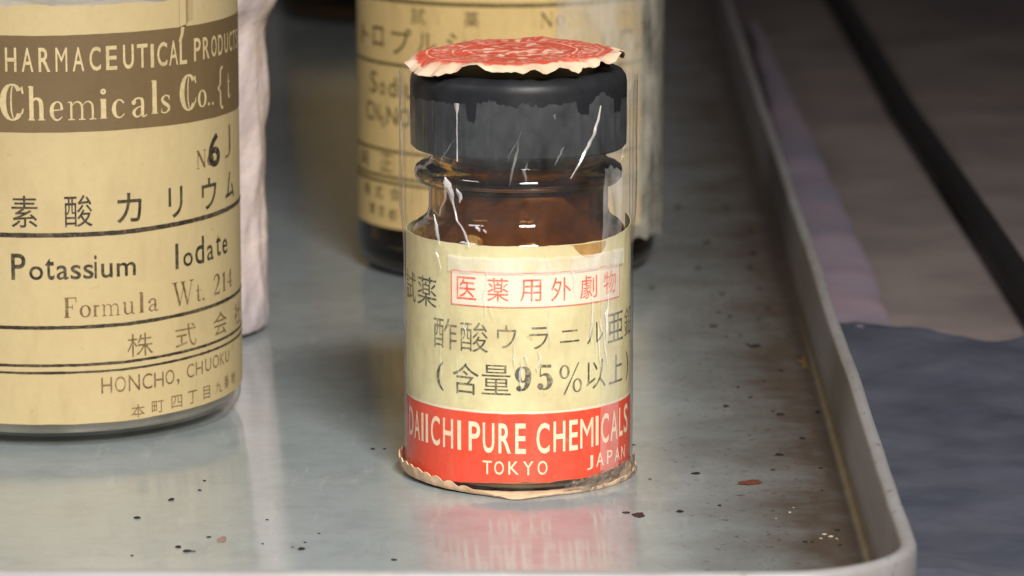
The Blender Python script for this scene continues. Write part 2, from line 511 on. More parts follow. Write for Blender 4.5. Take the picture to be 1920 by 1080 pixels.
# strokes are lists of (x, y, width) in a unit box
SERIF = {
    'N': [P((.16, .02, .05), (.16, .97, .05)), P((.16, .97, .16), (.84, .03, .16)), P((.84, .03, .05), (.84, .97, .05)),
          P((.02, .02, .04), (.30, .02, .04)), P((.02, .97, .04), (.22, .97, .04)), P((.70, .97, .04), (.98, .97, .04))],
    'o': [ell(.5, .5, .40, .46, 0, 360, .06, .20)],
    '.': [ell(.5, .5, .28, .28, 0, 360, .45, .45, 10)],
    '9': [ell(.47, .68, .30, .29, 0, 360, .06, .26), P((.77, .68, .26), (.76, .45, .25), (.66, .20, .18), (.48, .07, .10), (.22, .06, .07)),
          ell(.24, .12, .07, .05, 0, 360, .14, .14, 8)],
    '5': [P((.22, .97, .12), (.88, .95, .13)), P((.22, .97, .05), (.18, .55, .05)),
          P((.18, .55, .06), (.40, .63, .09), (.66, .58, .18), (.80, .36, .27), (.70, .13, .18), (.44, .04, .08), (.20, .09, .07)),
          ell(.20, .15, .08, .06, 0, 360, .16, .16, 8)],
    '%': [ell(.22, .72, .17, .20, 0, 360, .035, .08), ell(.78, .26, .17, .20, 0, 360, .035, .08),
          P((.84, .98, .04), (.20, .0, .06))],
    'W': [P((.12, .97, .11), (.34, .03, .10)), P((.34, .03, .035), (.53, .93, .035)), P((.47, .97, .11), (.69, .03, .10)),
          P((.69, .03, .035), (.90, .97, .035)), P((.0, .97, .035), (.24, .97, .035)), P((.38, .97, .035), (.60, .97, .035)),
          P((.80, .97, .035), (1.0, .97, .035))],
    't': [P((.40, 1.0, .10), (.40, .20, .20), (.52, .04, .12), (.72, .05, .08), (.92, .18, .05)), P((.08, .66, .06), (.88, .66, .06))],
    '2': [P((.12, .72, .10), (.22, .90, .09), (.50, .97, .09), (.78, .85, .20), (.78, .62, .22), (.50, .36, .13), (.12, .06, .07)),
          P((.10, .06, .11), (.88, .06, .11)), P((.88, .06, .05), (.92, .24, .04))],
    '1': [P((.52, .04, .26), (.52, .97, .24)), P((.12, .80, .06), (.52, .95, .08)), P((.14, .03, .05), (.90, .03, .05))],
    '4': [P((.70, .03, .18), (.70, .98, .16)), P((.70, .97, .05), (.05, .30, .05)), P((.05, .30, .06), (.98, .30, .06)),
          P((.48, .03, .045), (.92, .03, .045))],
    'u': [P((.20, .92, .16), (.20, .25, .17), (.32, .06, .12), (.52, .05, .08), (.76, .25, .05)), P((.76, .95, .16), (.76, .05, .16)),
          P((.02, .94, .07), (.22, .94, .07)), P((.58, .94, .07), (.78, .94, .07)), P((.76, .04, .07), (.98, .04, .07))],
    'l': [P((.50, .03, .30), (.50, .97, .28)), P((.10, .95, .06), (.50, .97, .07)), P((.06, .03, .05), (.94, .03, .05))],
    'a': [P((.14, .78, .12), (.28, .93, .09), (.52, .95, .10), (.68, .80, .17), (.68, .16, .17), (.78, .04, .09), (.97, .12, .05)),
          P((.68, .56, .05), (.36, .48, .08), (.16, .28, .17), (.28, .06, .10), (.50, .08, .06), (.68, .26, .05)),
          ell(.17, .76, .07, .06, 0, 360, .12, .12, 8)],
    's': [P((.86, .74, .06), (.76, .92, .08), (.46, .96, .08), (.20, .78, .16), (.40, .56, .20), (.70, .42, .20), (.82, .22, .16), (.54, .04, .08), (.20, .07, .07), (.12, .28, .05)),
          P((.86, .96, .04), (.86, .70, .05)), P((.12, .04, .04), (.12, .30, .05))],
    'C': [ell(.50, .50, .40, .46, 42, 318, .05, .20, 30), P((.80, .80, .05), (.90, .90, .10), (.96, .72, .05)),
          P((.52, .93, .035), (.46, .70, .05), (.46, .30, .05), (.54, .08, .035)), P((.78, .18, .05), (.92, .22, .06), (.96, .34, .03))],
    'h': [P((.18, .03, .16), (.18, .97, .16)), P((.18, .50, .05), (.40, .62, .09), (.66, .58, .14), (.74, .40, .16), (.74, .03, .16)),
          P((.0, .03, .05), (.36, .03, .05)), P((.56, .03, .05), (.94, .03, .05)), P((.02, .95, .05), (.18, .97, .05))],
    'e': [P((.16, .52, .06), (.84, .56, .06)), P((.84, .56, .14), (.76, .86, .10), (.50, .96, .07), (.22, .78, .16), (.14, .44, .20), (.28, .12, .13), (.56, .03, .08), (.86, .20, .05))],
    'm': [P((.12, .04, .11), (.12, .94, .11)), P((.12, .72, .03), (.28, .93, .06), (.42, .90, .10), (.50, .68, .11), (.50, .04, .11)),
          P((.50, .72, .03), (.66, .93, .06), (.80, .90, .10), (.88, .68, .11), (.88, .04, .11)),
          P((.0, .04, .06), (.24, .04, .06)), P((.38, .04, .06), (.62, .04, .06)), P((.76, .04, .06), (1., .04, .06)), P((.0, .92, .06), (.12, .94, .06))],
    'i': [P((.50, .03, .34), (.50, .66, .34)), P((.10, .64, .05), (.50, .66, .05)), P((.06, .03, .05), (.94, .03, .05)), ell(.5, .90, .22, .06, 0, 360, .14, .14, 10)],
    'c': [P((.84, .76, .10), (.66, .92, .08), (.42, .93, .09), (.20, .72, .18), (.16, .40, .22), (.30, .12, .14), (.58, .04, .08), (.88, .22, .05))],
    'r': [P((.28, .04, .22), (.28, .94, .22)), P((.28, .64, .06), (.52, .90, .10), (.84, .86, .16)), P((.02, .04, .06), (.60, .04, .06)), P((.02, .92, .06), (.28, .94, .06))],
    'F': [P((.24, .03, .17), (.24, .97, .17)), P((.04, .97, .045), (.94, .97, .045)), P((.24, .52, .045), (.68, .52, .045)), P((.92, .97, .05), (.94, .74, .04)),
          P((.66, .64, .04), (.66, .40, .04)), P((.04, .03, .045), (.48, .03, .045))],
    'paren': [P((.86, 1.0, .05), (.42, .80, .16), (.24, .50, .22), (.42, .20, .16), (.90, .0, .05))],
}


def stroke_glyph(key, aspect):
    """aspect = box width / height, so stroke widths stay even after fitting"""
    V, F = [], []
    for st in SERIF[key]:
        base = len(V)
        n = len(st)
        # smooth long polylines
        pts = st
        if 3 < n < 14:
            dense = []
            for i in range(n - 1):
                p0, p1, p2, p3 = st[max(i - 1, 0)], st[i], st[i + 1], st[min(i + 2, n - 1)]
                for k in range(5):
                    t = k / 5
                    dense.append(tuple(0.5 * ((2 * b) + (-a + c) * t + (2 * a - 5 * b + 4 * c - d) * t * t + (-a + 3 * b - 3 * c + d) * t ** 3)
                                       for a, b, c, d in zip(p0, p1, p2, p3)))
            dense.append(st[-1])
            pts = dense
        for i, (x, y, w) in enumerate(pts):
            xa, ya, _ = pts[max(i - 1, 0)]
            xb, yb, _ = pts[min(i + 1, len(pts) - 1)]
            if len(pts) > 9 and abs(pts[0][0] - pts[-1][0]) + abs(pts[0][1] - pts[-1][1]) < 1e-4 and i in (0, len(pts) - 1):
                xa, ya, _ = pts[-2]
                xb, yb, _ = pts[1]
            dx, dy = (xb - xa) * aspect, yb - ya
            L = math.hypot(dx, dy) or 1
            nx, ny = -dy / L, dx / L
            h = w * 0.5 * min(1.0, aspect + 0.25)
            V.append((x + nx * h / aspect, y + ny * h))
            V.append((x - nx * h / aspect, y - ny * h))
        for i in range(len(pts) - 1):
            F.append((base + 2 * i, base + 2 * i + 1, base + 2 * i + 3, base + 2 * i + 2))
    return V, F


def lettering(name, glyphs, R, mat, parent, style='font', off=0.0, lift=0.05):
    """glyphs: (character, s0, s1, z0, z1) boxes on the unrolled label, millimetres"""
    bm = bmesh.new()
    for g in glyphs:
        ch, s0, s1, z0, z1 = g[:5]
        st = g[5] if len(g) > 5 else style
        if st == 'serif':
            V, F = stroke_glyph('paren' if ch == '(' else ch, (s1 - s0) / (z1 - z0))
        else:
            V, F = font_glyph(ch, min(off, 0.0) if ord(ch) > 0x4dff else (0.0 if ch in 'MW' else min(off, 0.006) if ch in 'NAVK' else off))
        vs = [bm.verts.new((s0 + (s1 - s0) * x, z0 + (z1 - z0) * y, 0)) for x, y in V]
        for f in F:
            try:
                bm.faces.new([vs[i] for i in f])
            except ValueError:
                pass
    s_lo = min(g[1] for g in glyphs)
    s_hi = max(g[2] for g in glyphs)
    step = R * 0.09
    s = math.ceil(s_lo / step) * step
    while s < s_hi:
        bmesh.ops.bisect_plane(bm, geom=bm.verts[:] + bm.edges[:] + bm.faces[:], plane_co=(s, 0, 0), plane_no=(1, 0, 0))
        s += step
    k = 0
    for v in bm.verts:
        a = v.co.x / R
        r = R + lift
        v.co = (r * sin(a) * S, -r * cos(a) * S, v.co.y * S)
    me = bpy.data.meshes.new(name)
    # face every stroke outwards
    bm.normal_update()
    for f in bm.faces:
        c = f.calc_center_median()
        if f.normal.x * c.x + f.normal.y * c.y < 0:
            f.normal_flip()
    bm.to_mesh(me)
    bm.free()
    me.materials.append(mat)
    o = bpy.data.objects.new(name, me)
    col.objects.link(o)
    o.parent = parent
    return o


def fbm(x, y, z=0.0, f=1.0):
    return mnoise.fractal(Vector((x * f, y * f, z * f)), 1.0, 2.0, 4)


# ------------------------------------------------------------------ table and tray
tb = bpy.data.meshes.new('table_top')
link_mesh('table_top', [(-1500, -1200, -2), (1500, -1200, -2), (1500, 2600, -2), (-1500, 2600, -2)], [(0, 1, 2, 3)], M_table)['kind'] = 'structure'


def build_tray():
    """rounded rectangular enamel tray; local origin under the camera, long side runs away from it"""
    x0, x1, y0, y1, rc = -330.0, 37.3, 455.0, 1340.0, 13.0
    prof = [(0, 0)] + [(1.9 * sin(radians(a)), 1.9 - 1.9 * cos(radians(a))) for a in (15, 30, 45, 60, 75)]
    prof += [(2.2, 5.5), (2.5, 9.6)]
    prof += [(3.5 - 1.0 * cos(radians(a)), 10.3 + 0.9 * sin(radians(a))) for a in (10, 35, 60, 90, 120, 150, 180)]
    prof += [(4.55, 7.2), (4.35, 6.4), (4.0, 6.6), (3.6, 9.4), (3.1, 5.5), (2.6, 1.0), (1.6, -0.9), (0.2, -1.6)]
    verts, faces, rings = [], [], []
    corners = ((x1 - rc, y0 + rc, -90), (x1 - rc, y1 - rc, 0), (x0 + rc, y1 - rc, 90), (x0 + rc, y0 + rc, 180))
    for o, z in prof:
        ring = []
        pts = []
        for q, (cx, cy, a0) in enumerate(corners):
            for k in range(13):
                a = radians(a0 + 90 * k / 12)
                pts.append((cx + (rc + o) * cos(a), cy + (rc + o) * sin(a)))
            nx, ny, na = corners[(q + 1) % 4]
            pb = (nx + (rc + o) * cos(radians(na)), ny + (rc + o) * sin(radians(na)))
            pa = pts[-1]
            pts += [(pa[0] + (pb[0] - pa[0]) * k / 90, pa[1] + (pb[1] - pa[1]) * k / 90) for k in range(1, 90)]
        lift = max(0.0, min(1.0, (z - 4.0) / 5.0))
        for x, y in pts:      # small dings and waves along the rim
            dx = lift * (0.18 * fbm(x, y, 1, 0.03) + 0.08 * fbm(x, y, 4, 0.12))
            dy = lift * (0.16 * fbm(x, y, 7, 0.03) + 0.07 * fbm(x, y, 9, 0.12))
            dz = lift * (0.16 * fbm(x, y, 12, 0.025) + 0.08 * fbm(x, y, 15, 0.11))
            ring.append(len(verts))
            verts.append((x + dx, y + dy, z + dz))
        rings.append(ring)
    n = len(rings[0])
    for A, B in zip(rings, rings[1:]):
        for k in range(n):
            j = (k + 1) % n
            faces.append((A[k], A[j], B[j], B[k]))
    faces.append(tuple(rings[0]))
    faces.append(tuple(reversed(rings[-1])))
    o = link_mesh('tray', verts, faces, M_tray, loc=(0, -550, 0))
    o.rotation_euler = (0, 0, -radians(0.83))
    tag(o, 'grey enamelled tray with a raised rounded rim, holding all the bottles', 'tray')
    return o


build_tray()


# ------------------------------------------------------------------ bottles
def bottle_profile(R, H, neck_r, shoulder_z, heel, wall, mouth_z, bead=None):
    out = [(0, 0.6), (R * 0.55, 0.5), (R - heel, 0.0)]
    out += arc(R - heel, heel, heel, -90, 0, 7)[1:]
    out += [(R, shoulder_z)]
    d = R - neck_r
    out += [(R - d * (1 - cos(radians(a))) * 1.0, shoulder_z + d * 1.15 * sin(radians(a))) for a in (18, 36, 54, 70, 82)]
    zt = shoulder_z + d * 1.15
    out += [(neck_r, zt + 0.6)]
    if bead:
        br, b0, b1 = bead
        out += [(neck_r, b0 - 0.2), (br - 0.5, b0), (br, b0 + 0.5), (br, b1 - 0.5), (br - 0.5, b1), (neck_r, b1 + 0.2)]
    out += [(neck_r, mouth_z - 0.4), (neck_r - 0.4, mouth_z), (neck_r - wall + 0.3, mouth_z), (neck_r - wall, mouth_z - 0.4)]
    inn = [(neck_r - wall, zt + 0.3)]
    Ri, di = R - wall, R - neck_r
    inn += [(Ri - di * (1 - cos(radians(a))), shoulder_z - 0.6 + di * 1.15 * sin(radians(a))) for a in (82, 70, 54, 36, 18)]
    inn += [(Ri, shoulder_z - 0.8), (Ri, heel + wall)]
    inn += [(Ri - heel * 0.8 + heel * 0.8 * cos(radians(a)), wall * 1.6 + heel * 0.8 - heel * 0.8 * sin(radians(a))) for a in (25, 50, 75)]
    inn += [(Ri * 0.5, wall * 1.7), (0, wall * 1.9)]
    return out + inn


def contents(R_in, z0, z1, heel, mat, parent):
    pr = [(0, z0), (R_in - heel, z0)] + arc(R_in - heel, z0 + heel, heel, -90, 0, 5)[1:]
    pr += [(R_in, z1 - 1.0), (R_in * 0.9, z1 - 0.2), (R_in * 0.5, z1 + 0.6), (0, z1 + 0.9)]

    def rf(r, z, a, i):
        if z > z1 - 1.5:
            return r, z + 1.2 * fbm(r * cos(a), r * sin(a), 3.3, 0.09)
        return r, z
    return lathe('powder', pr, mat, parent, 72, rf)


# ---- the small amber vial ------------------------------------------------
vial = thing('reagent_vial', 'small amber vial with black cap, cream and red label and red paper seal on top', 'bottle', (0.9, 0, 0))


def vial_profile():
    return ([(0, 1.0), (9, 0.9), (13.2, 0.45)] + arc(13.2, 2.45, 2.0, -90, 0, 6)[1:] + [(15.2, 32.6), (15.1, 33.9), (14.75, 34.9),
            (14.1, 35.7), (13.3, 36.2), (12.75, 36.8), (12.5, 37.7), (12.5, 40.9), (12.8, 41.2), (13.9, 41.5), (14.4, 42.1),
            (14.5, 42.8), (14.3, 43.5), (13.6, 44.0), (12.6, 44.3), (12.2, 44.9), (12.2, 56.0), (11.8, 56.4), (10.9, 56.4),
            (10.6, 56.0), (10.6, 41.0), (11.0, 37.6), (11.5, 36.4), (12.6, 35.3), (13.5, 34.0), (13.9, 32.4), (13.9, 5.0),
            (13.2, 3.4), (11.5, 2.7), (0, 2.9)])


lathe('glass', vial_profile(), M_amber, vial, 144)
lathe('powder', [(0, 3.1), (11.6, 3.1), (13.2, 3.9), (13.65, 5.2), (13.65, 32.2), (13.2, 33.9), (12.3, 35.2), (11.2, 36.3), (10.7, 37.6), (10.6, 39.4), (10.0, 40.0), (5, 40.6), (0, 40.8)], M_powder_amber, vial, 96,
      lambda r, z, a, i: (r * (1 + (0.05 * fbm(cos(a) * 3, sin(a) * 3, z * 0.2, 1.0) - 0.035) * (z > 35)), z + (1.6 * fbm(cos(a) * 2, sin(a) * 2, 3, 0.8) if z > 39 else 0)))

cap_prof = [(0, 55.6), (11.5, 55.6), (13.6, 55.4), (13.7, 46.6), (14.6, 46.3), (15.0, 46.7), (15.05, 49.0), (15.05, 55.3),
            (14.9, 56.2), (14.4, 56.9), (13.6, 57.25), (12.8, 57.3), (12.5, 57.0), (0, 57.0)]
lathe('cap', cap_prof, M_cap, vial, 144)

RL = 15.70


def lab_lo(s):
    return 1.85 - 0.5 / (1 + exp((s + 5) * 0.6)) + 0.22 * fbm(s, 1.7, 0, 0.35) + 0.35 * max(0, (s - 9) / 12)


def lab_hi(s):
    return 34.75 + 0.10 * fbm(s, 7.7, 0, 0.5) + 0.5 * max(0, (s - 13) / 6)


def lab_bulge(s, z):
    return 0.05 * fbm(s, z, 5.0, 0.16)


label = sheet('label', RL, -34, 29, lab_lo, lab_hi, M_label, vial, 0.12, 120, 24)
sheet('red_band', RL + 0.03, -34, 29, lambda s: lab_lo(s) + 0.03, lambda s: 11.45 + 0.05 * fbm(s, 2.2, 0, 0.6), M_red, label, 0.02, 120, 6)
sheet('band_edge_line', RL + 0.03, -34, 29, lambda s: 11.50 + 0.05 * fbm(s, 2.2, 0, 0.6), lambda s: 11.78, M_white, label, 0.02, 120, 1)
BS0, BS1, BZ0, BZ1 = -9.85, 17.1, 26.25, 31.15
box = sheet('warning_box', RL + 0.03, BS0, BS1, BZ0, BZ1, M_white, label, 0.02, 60, 2)


def box_line(R, lines, mat, parent, name, lift=0.05):
    verts, faces = [], []
    for s0, s1, z0, z1 in lines:
        n = max(1, int((s1 - s0) / 0.8))
        b = len(verts)
        for i in range(n + 1):
            s = s0 + (s1 - s0) * i / n
            w = 0.03 * fbm(s, z0, 0, 2.0)
            for z in (z0 + w, z1 + w):
                verts.append(((R + lift) * sin(s / R), -(R + lift) * cos(s / R), z))
        for i in range(n):
            faces.append((b + 2 * i, b + 2 * i + 2, b + 2 * i + 3, b + 2 * i + 1))
    o = link_mesh(name, verts, faces, mat, parent)
    for p in o.data.polygons:
        c = p.center
        if p.normal.x * c.x + p.normal.y * c.y < 0:
            p.flip()
    return o


box_line(RL + 0.02, [(BS0, BS1, BZ0, BZ0 + .17), (BS0, BS1, BZ1 - .17, BZ1), (BS0, BS0 + .17, BZ0 + .17, BZ1 - .17), (BS1 - .17, BS1, BZ0 + .17, BZ1 - .17)],
         M_ink_red, label, 'box_frame')
lettering('warning_lettering', [('医', -8.89, -5.91, 27.14, 30.31), ('薬', -4.31, -1.34, 27.13, 30.38), ('用', 0.16, 3.1, 27.16, 30.22), ('外', 4.45, 7.41, 27.06, 30.32), ('劇', 8.83, 11.8, 27.03, 30.2), ('物', 13.1, 16.02, 27.14, 30.3)],
          RL + 0.02, M_ink_red, label, off=0.006, lift=0.055)
lettering('black_lettering', [('試', -22.3, -17.7, 25.22, 29.45), ('薬', -17.1, -12.5, 25.3, 29.46),
                              ('酢', -13.05, -8.9, 19.91, 24.17), ('酸', -8.35, -4.22, 19.92, 24.06), ('ウ', -2.96, -0.3, 20.63, 23.9), ('ラ', 1.48, 4.08, 20.5, 23.58), ('ニ', 5.77, 8.74, 21.2, 22.9), ('ル', 10.01, 13.14, 20.6, 23.51), ('亜', 14.03, 18.3, 20.15, 24.2), ('鉛', 18.9, 23.0, 20.1, 24.3),
                              ('(', -12.66, -11.07, 13.95, 17.94, 'serif'), ('含', -9.61, -5.52, 13.9, 18.26), ('量', -5.12, -1.06, 14.13, 18.28), ('9', -0.5, 1.87, 14.67, 18.14, 'serif'), ('5', 2.54, 4.78, 14.78, 18.25, 'serif'), ('%', 5.68, 9.22, 13.92, 18.37, 'serif'), ('以', 9.92, 13.6, 14.2, 18.2), ('上', 14.4, 18.2, 14.29, 18.2), (')', 19.6, 20.9, 13.95, 18.0)],
          RL, M_ink_blk, label, off=-0.004, lift=0.05)
lettering('band_lettering', [('D', -20.61, -18.64, 6.1, 10.2), ('A', -18.3, -16.5, 6.0, 10.1), ('I', -16.1, -15.55, 6.05, 10.09), ('I', -15.0, -14.43, 6.05, 10.12), ('C', -13.77, -11.93, 6.0, 10.17), ('H', -11.35, -9.55, 6.01, 10.16), ('I', -8.85, -8.26, 5.98, 10.12), ('P', -7.07, -5.35, 6.05, 10.18), ('U', -4.98, -3.33, 5.93, 10.15), ('R', -2.75, -1.03, 5.94, 10.16), ('E', -0.45, 1.0, 5.92, 10.18), ('C', 2.46, 4.3, 5.89, 10.19), ('H', 4.85, 6.6, 6.0, 10.28), ('E', 7.18, 8.55, 5.98, 10.28), ('I', 11.65, 12.2, 6.14, 10.31), ('C', 12.7, 14.4, 6.17, 10.4), ('A', 14.8, 16.7, 6.22, 10.45), ('L', 17.15, 18.4, 6.4, 10.5), ('S', 18.8, 20.6, 6.5, 10.6)],
          RL + 0.03, M_ink_cream, label, off=0.014, lift=0.04)
lettering('band_lettering', [('M', 8.95, 11.2, 6.07, 10.24)], RL + 0.03, M_ink_cream, label, off=0.004, lift=0.04)
lettering('town_lettering', [('T', -4.99, -3.71, 2.95, 4.84), ('O', -3.35, -2.01, 2.95, 4.84), ('K', -1.4, 0.05, 3.0, 4.86), ('Y', 0.6, 2.05, 2.92, 4.86), ('O', 2.62, 4.0, 2.9, 4.86), ('J', 10.11, 11.2, 2.89, 4.89), ('A', 11.8, 13.3, 3.1, 5.05), ('P', 14.0, 15.3, 3.11, 5.02), ('A', 15.9, 17.4, 3.05, 4.95), ('N', 17.9, 19.3, 3.02, 4.9)],
          RL + 0.03, M_ink_cream, label, off=0.004, lift=0.04)
# brown stain of old glue running over the top edge of the label on the right
sheet('glue_stain', RL + 0.03, 7.3, 13.6, lambda s: 34.55 - 1.9 * max(0.0, 1 - ((s - 10.9) / 3.0) ** 2) ** 0.7 + 0.15 * fbm(s, 1, 0, 1.2), lambda s: 34.62, mat_plain('amber_glue', (0.46, 0.27, 0.075), (0.30, 0.16, 0.045), 500, 0.5, 0.4), label, 0.02, 24, 4)


# clear wrapper round the whole vial
def film_r(s, z):
    top = 1 / (1 + exp(-(z - 35.5) * 1.1))
    a = s / 16.2
    w = 0.17 * fbm(cos(a) * 7, sin(a) * 7, z * 0.03, 1.1) * (0.35 + 1.0 * top) + 0.05 * fbm(cos(a) * 12, sin(a) * 12, z * 0.25, 1.0)
    crease = 0.0
    for s0, dz, k, h in ((-8.2, 0.012, 0.28, 0.35), (11.9, -0.33, 0.5, 0.30), (-19.0, 0.02, 0.5, 0.25), (18.5, 0.0, 0.5, 0.22)):
        crease += h * top * exp(-((s - s0 - dz * (z - 46)) / k) ** 2)
    return 0.42 * top + w + crease


def notch(s, c, w, d):
    return d * max(0.0, min(1.0, (w - abs(s - c + 0.12 * fbm(s, c, 0, 2.0))) / 0.22))


def film_hi(s):
    z = 54.1 + 0.5 * fbm(s, 0.3, 0, 0.45) + 0.30 * fbm(s, 9.3, 0, 2.2) + 0.12 * fbm(s, 2.3, 0, 6.0)
    z += 2.7 / (1 + exp(-(-s - 18.5) * 2.0)) + 1.9 / (1 + exp(-(s - 19.0) * 1.6))
    z += 0.55 * exp(-((s + 4.3) / 1.3) ** 2) + 1.0 * exp(-((s - 12.2) / 1.4) ** 2)
    z -= notch(s, -6.4, 0.8, 2.4) + notch(s, 9.0, 1.1, 1.4) + notch(s, -18.2, 0.65, 3.2) + notch(s, 15.4, 1.0, 1.9)
    return z


wrap = sheet('cellophane_wrap', 16.05, -50.3, 50.3, lambda s: 0.9 + 0.3 * fbm(s, 4, 0, 0.5), film_hi, M_film, vial, 0, 800, 60, film_r)
sheet('overlap_strip', 16.11, 12.55, 16.7, 2.2, lambda s: 45.0 + 2.0 * fbm(s, 1, 0, 0.6), M_fold_thin, wrap, 0, 10, 60, film_r)
sheet('overlap_strip', 16.13, -10.4, 18.0, 31.0, lambda s: 33.2 + 0.25 * fbm(s, 3, 0, 0.4), M_fold, wrap, 0, 60, 8, film_r)


def crease_line(name, pts, w, mat, R=16.2):
    """a narrow folded ridge of film following (s, z) points"""
    verts, faces = [], []
    dense = []
    for (a, b) in zip(pts, pts[1:]):
        for k in range(6):
            t = k / 6
            dense.append((a[0] + (b[0] - a[0]) * t, a[1] + (b[1] - a[1]) * t, a[2] + (b[2] - a[2]) * t))
    dense.append(pts[-1])
    for s, z, ww in dense:
        s += 0.06 * fbm(z, 3.1, 0, 0.9)
        for ds, dr in ((-ww * w, 0.02), (0, 0.10 + 0.20 * ww * w), (ww * w, 0.02)):
            r = R + film_r(s, z) + dr
            verts.append((r * sin((s + ds) / R), -r * cos((s + ds) / R), z))
    for i in range(len(dense) - 1):
        for j in (0, 1):
            faces.append((3 * i + j, 3 * i + j + 1, 3 * i + 4 + j, 3 * i + 3 + j))
    return link_mesh(name, verts, faces, mat, wrap)


crease_line('crease', [(-8.55, 54.2, 1.9), (-8.5, 53.5, 1.6), (-8.48, 52.8, .55), (-8.4, 50, .5), (-8.3, 46.3, .55)], 0.20, M_crease)
crease_line('crease', [(-10.5, 43.9, .5), (-10.1, 43.1, 3.0), (-9.5, 41.7, 2.2), (-9.1, 40.2, .8), (-8.4, 38.3, .7), (-7.4, 36.5, .9), (-6.9, 34.6, .8)], 0.22, M_crease)
crease_line('crease', [(-8.4, 42.6, .3), (-8.1, 42.0, 2.0), (-7.9, 41.2, 1.3), (-8.0, 40.6, .2)], 0.2, M_crease)
crease_line('crease', [(-12.4, 38.6, .3), (-12.0, 37.2, 1.5), (-11.9, 35.6, 1.8), (-11.6, 34.4, .3)], 0.2, M_crease)
crease_line('crease', [(11.9, 53.6, .3), (11.4, 51.6, .7), (10.2, 48.9, .9), (9.9, 48.2, .9), (8.2, 45.7, .6), (7.0, 44.0, .2)], 0.34, M_fold)
crease_line('crease', [(-5.9, 37.6, .2), (-5.6, 37.2, 2.0), (-5.3, 36.8, .2)], 0.2, M_crease)
crease_line('crease', [(-4.8, 37.2, .2), (-4.6, 36.9, 1.4), (-4.4, 36.6, .2)], 0.2, M_crease)


rc = random.Random(11)
for k in range(32):
    hi = k < 9
    z0 = rc.uniform(35.5, 52.5) if hi else rc.uniform(13.0, 33.0)
    s0 = rc.choice([rc.uniform(-22, -6), rc.uniform(7, 22), rc.uniform(-18, 18)]) if hi else rc.uniform(-13, 17)
    ln = rc.uniform(1.5, 7.0)
    sl = rc.gauss(0, 0.28 if hi else 0.10)
    z1 = max(min(z0 + ln, 53.0 if hi else 34.0), z0 + 0.8)
    m = 5
    pts = []
    for q in range(m + 1):
        u = q / m
        pts.append((s0 + sl * (z1 - z0) * u + 0.5 * fbm(k * 3.7, u * 2.0, 0, 1.0), z0 + (z1 - z0) * u, 0.15 + 0.9 * sin(pi * u) * rc.uniform(0.5, 1.1)))
    crease_line('crease', pts, rc.uniform(0.10, 0.24), M_fold if (k % 3 and not hi) else M_fold_thin, 16.16)


def scrunch_r(s, z):
    return 0.55 * fbm(s, z, 0.5, 0.55) + 0.25 * fbm(s, z, 2.0, 1.6)


sheet('crumpled_film', 16.5, 6.5, 24.0, lambda s: 0.35 + 0.2 * fbm(s, 1, 0, 0.8), lambda s: 1.7 + 1.2 * min(1, (s - 6.5) / 10) + 0.4 * fbm(s, 6, 0, 0.9), M_scrunch, wrap, 0, 90, 12, scrunch_r)


# paper seal over the cap: flat printed disc with a wavy drooping cream margin
def seal_mesh():
    seg, rings = 180, [0, 2, 4, 6, 8, 10, 11.5, 12.6, 13.4, 14.0, 14.6, 15.2]
    verts, faces = [], []
    for layer in (0, 1):
        for r in rings:
            for k in range(seg):
                a = 2 * pi * k / seg
                edge = max(0, (r - 12.6) / 2.6)
                rr = r * (1 + edge * (0.075 * fbm(cos(a) * 3, sin(a) * 3, 1, 1.2) + 0.022 * fbm(cos(a) * 9, sin(a) * 9, 4, 1.4)))
                x, y = rr * sin(a), -rr * cos(a)
                z = 0.38 * fbm(x, y, 1.5, 0.12) + 0.16 * fbm(x, y, 4.5, 0.45)
                z -= edge ** 1.5 * (0.95 + 1.3 * fbm(cos(a) * 2.0, sin(a) * 2.0, 8, 1.0) + 0.55 * fbm(cos(a) * 6, sin(a) * 6, 3, 1.2))
                z -= 1.5 * edge * exp(-((a - 5.25) / 0.30) ** 2) - 0.5 * edge * exp(-((a - 1.3) / 0.4) ** 2)
                z += edge * 0.06 * max(0, sin(41 * a + 3 * sin(2 * a))) * (fbm(cos(a) * 3, sin(a) * 3, 11, 1) + 0.5)
                z += 0.12 * exp(-((x * 0.8 + y * 0.6 - 3.0) / 0.5) ** 2) - 0.10 * exp(-((x * 0.9 - y * 0.4 + 5.0) / 0.6) ** 2)
                z += 0.030 * x
                z = max(z, -2.2 if r > 15.0 else (-1.6 if r > 12.3 else -0.5))
                verts.append((x, y, z - 0.10 * layer))
    N = len(rings) * seg
    for layer in (0, 1):
        for i in range(len(rings) - 1):
            for k in range(seg):
                j = (k + 1) % seg
                b = layer * N
                faces.append((b + i * seg + k, b + i * seg + j, b + (i + 1) * seg + j, b + (i + 1) * seg + k))
    o = (len(rings) - 1) * seg
    for k in range(seg):
        j = (k + 1) % seg
        faces.append((o + k, o + j, N + o + j, N + o + k))
    ob = link_mesh('paper_seal', verts, faces, M_seal, vial)
    ob.location = (-0.0005, 0, 0.0595)
    bm = bmesh.new()
    bm.from_mesh(ob.data)
    bmesh.ops.remove_doubles(bm, verts=bm.verts, dist=1e-7)
    bm.to_mesh(ob.data)
    bm.free()


seal_mesh()


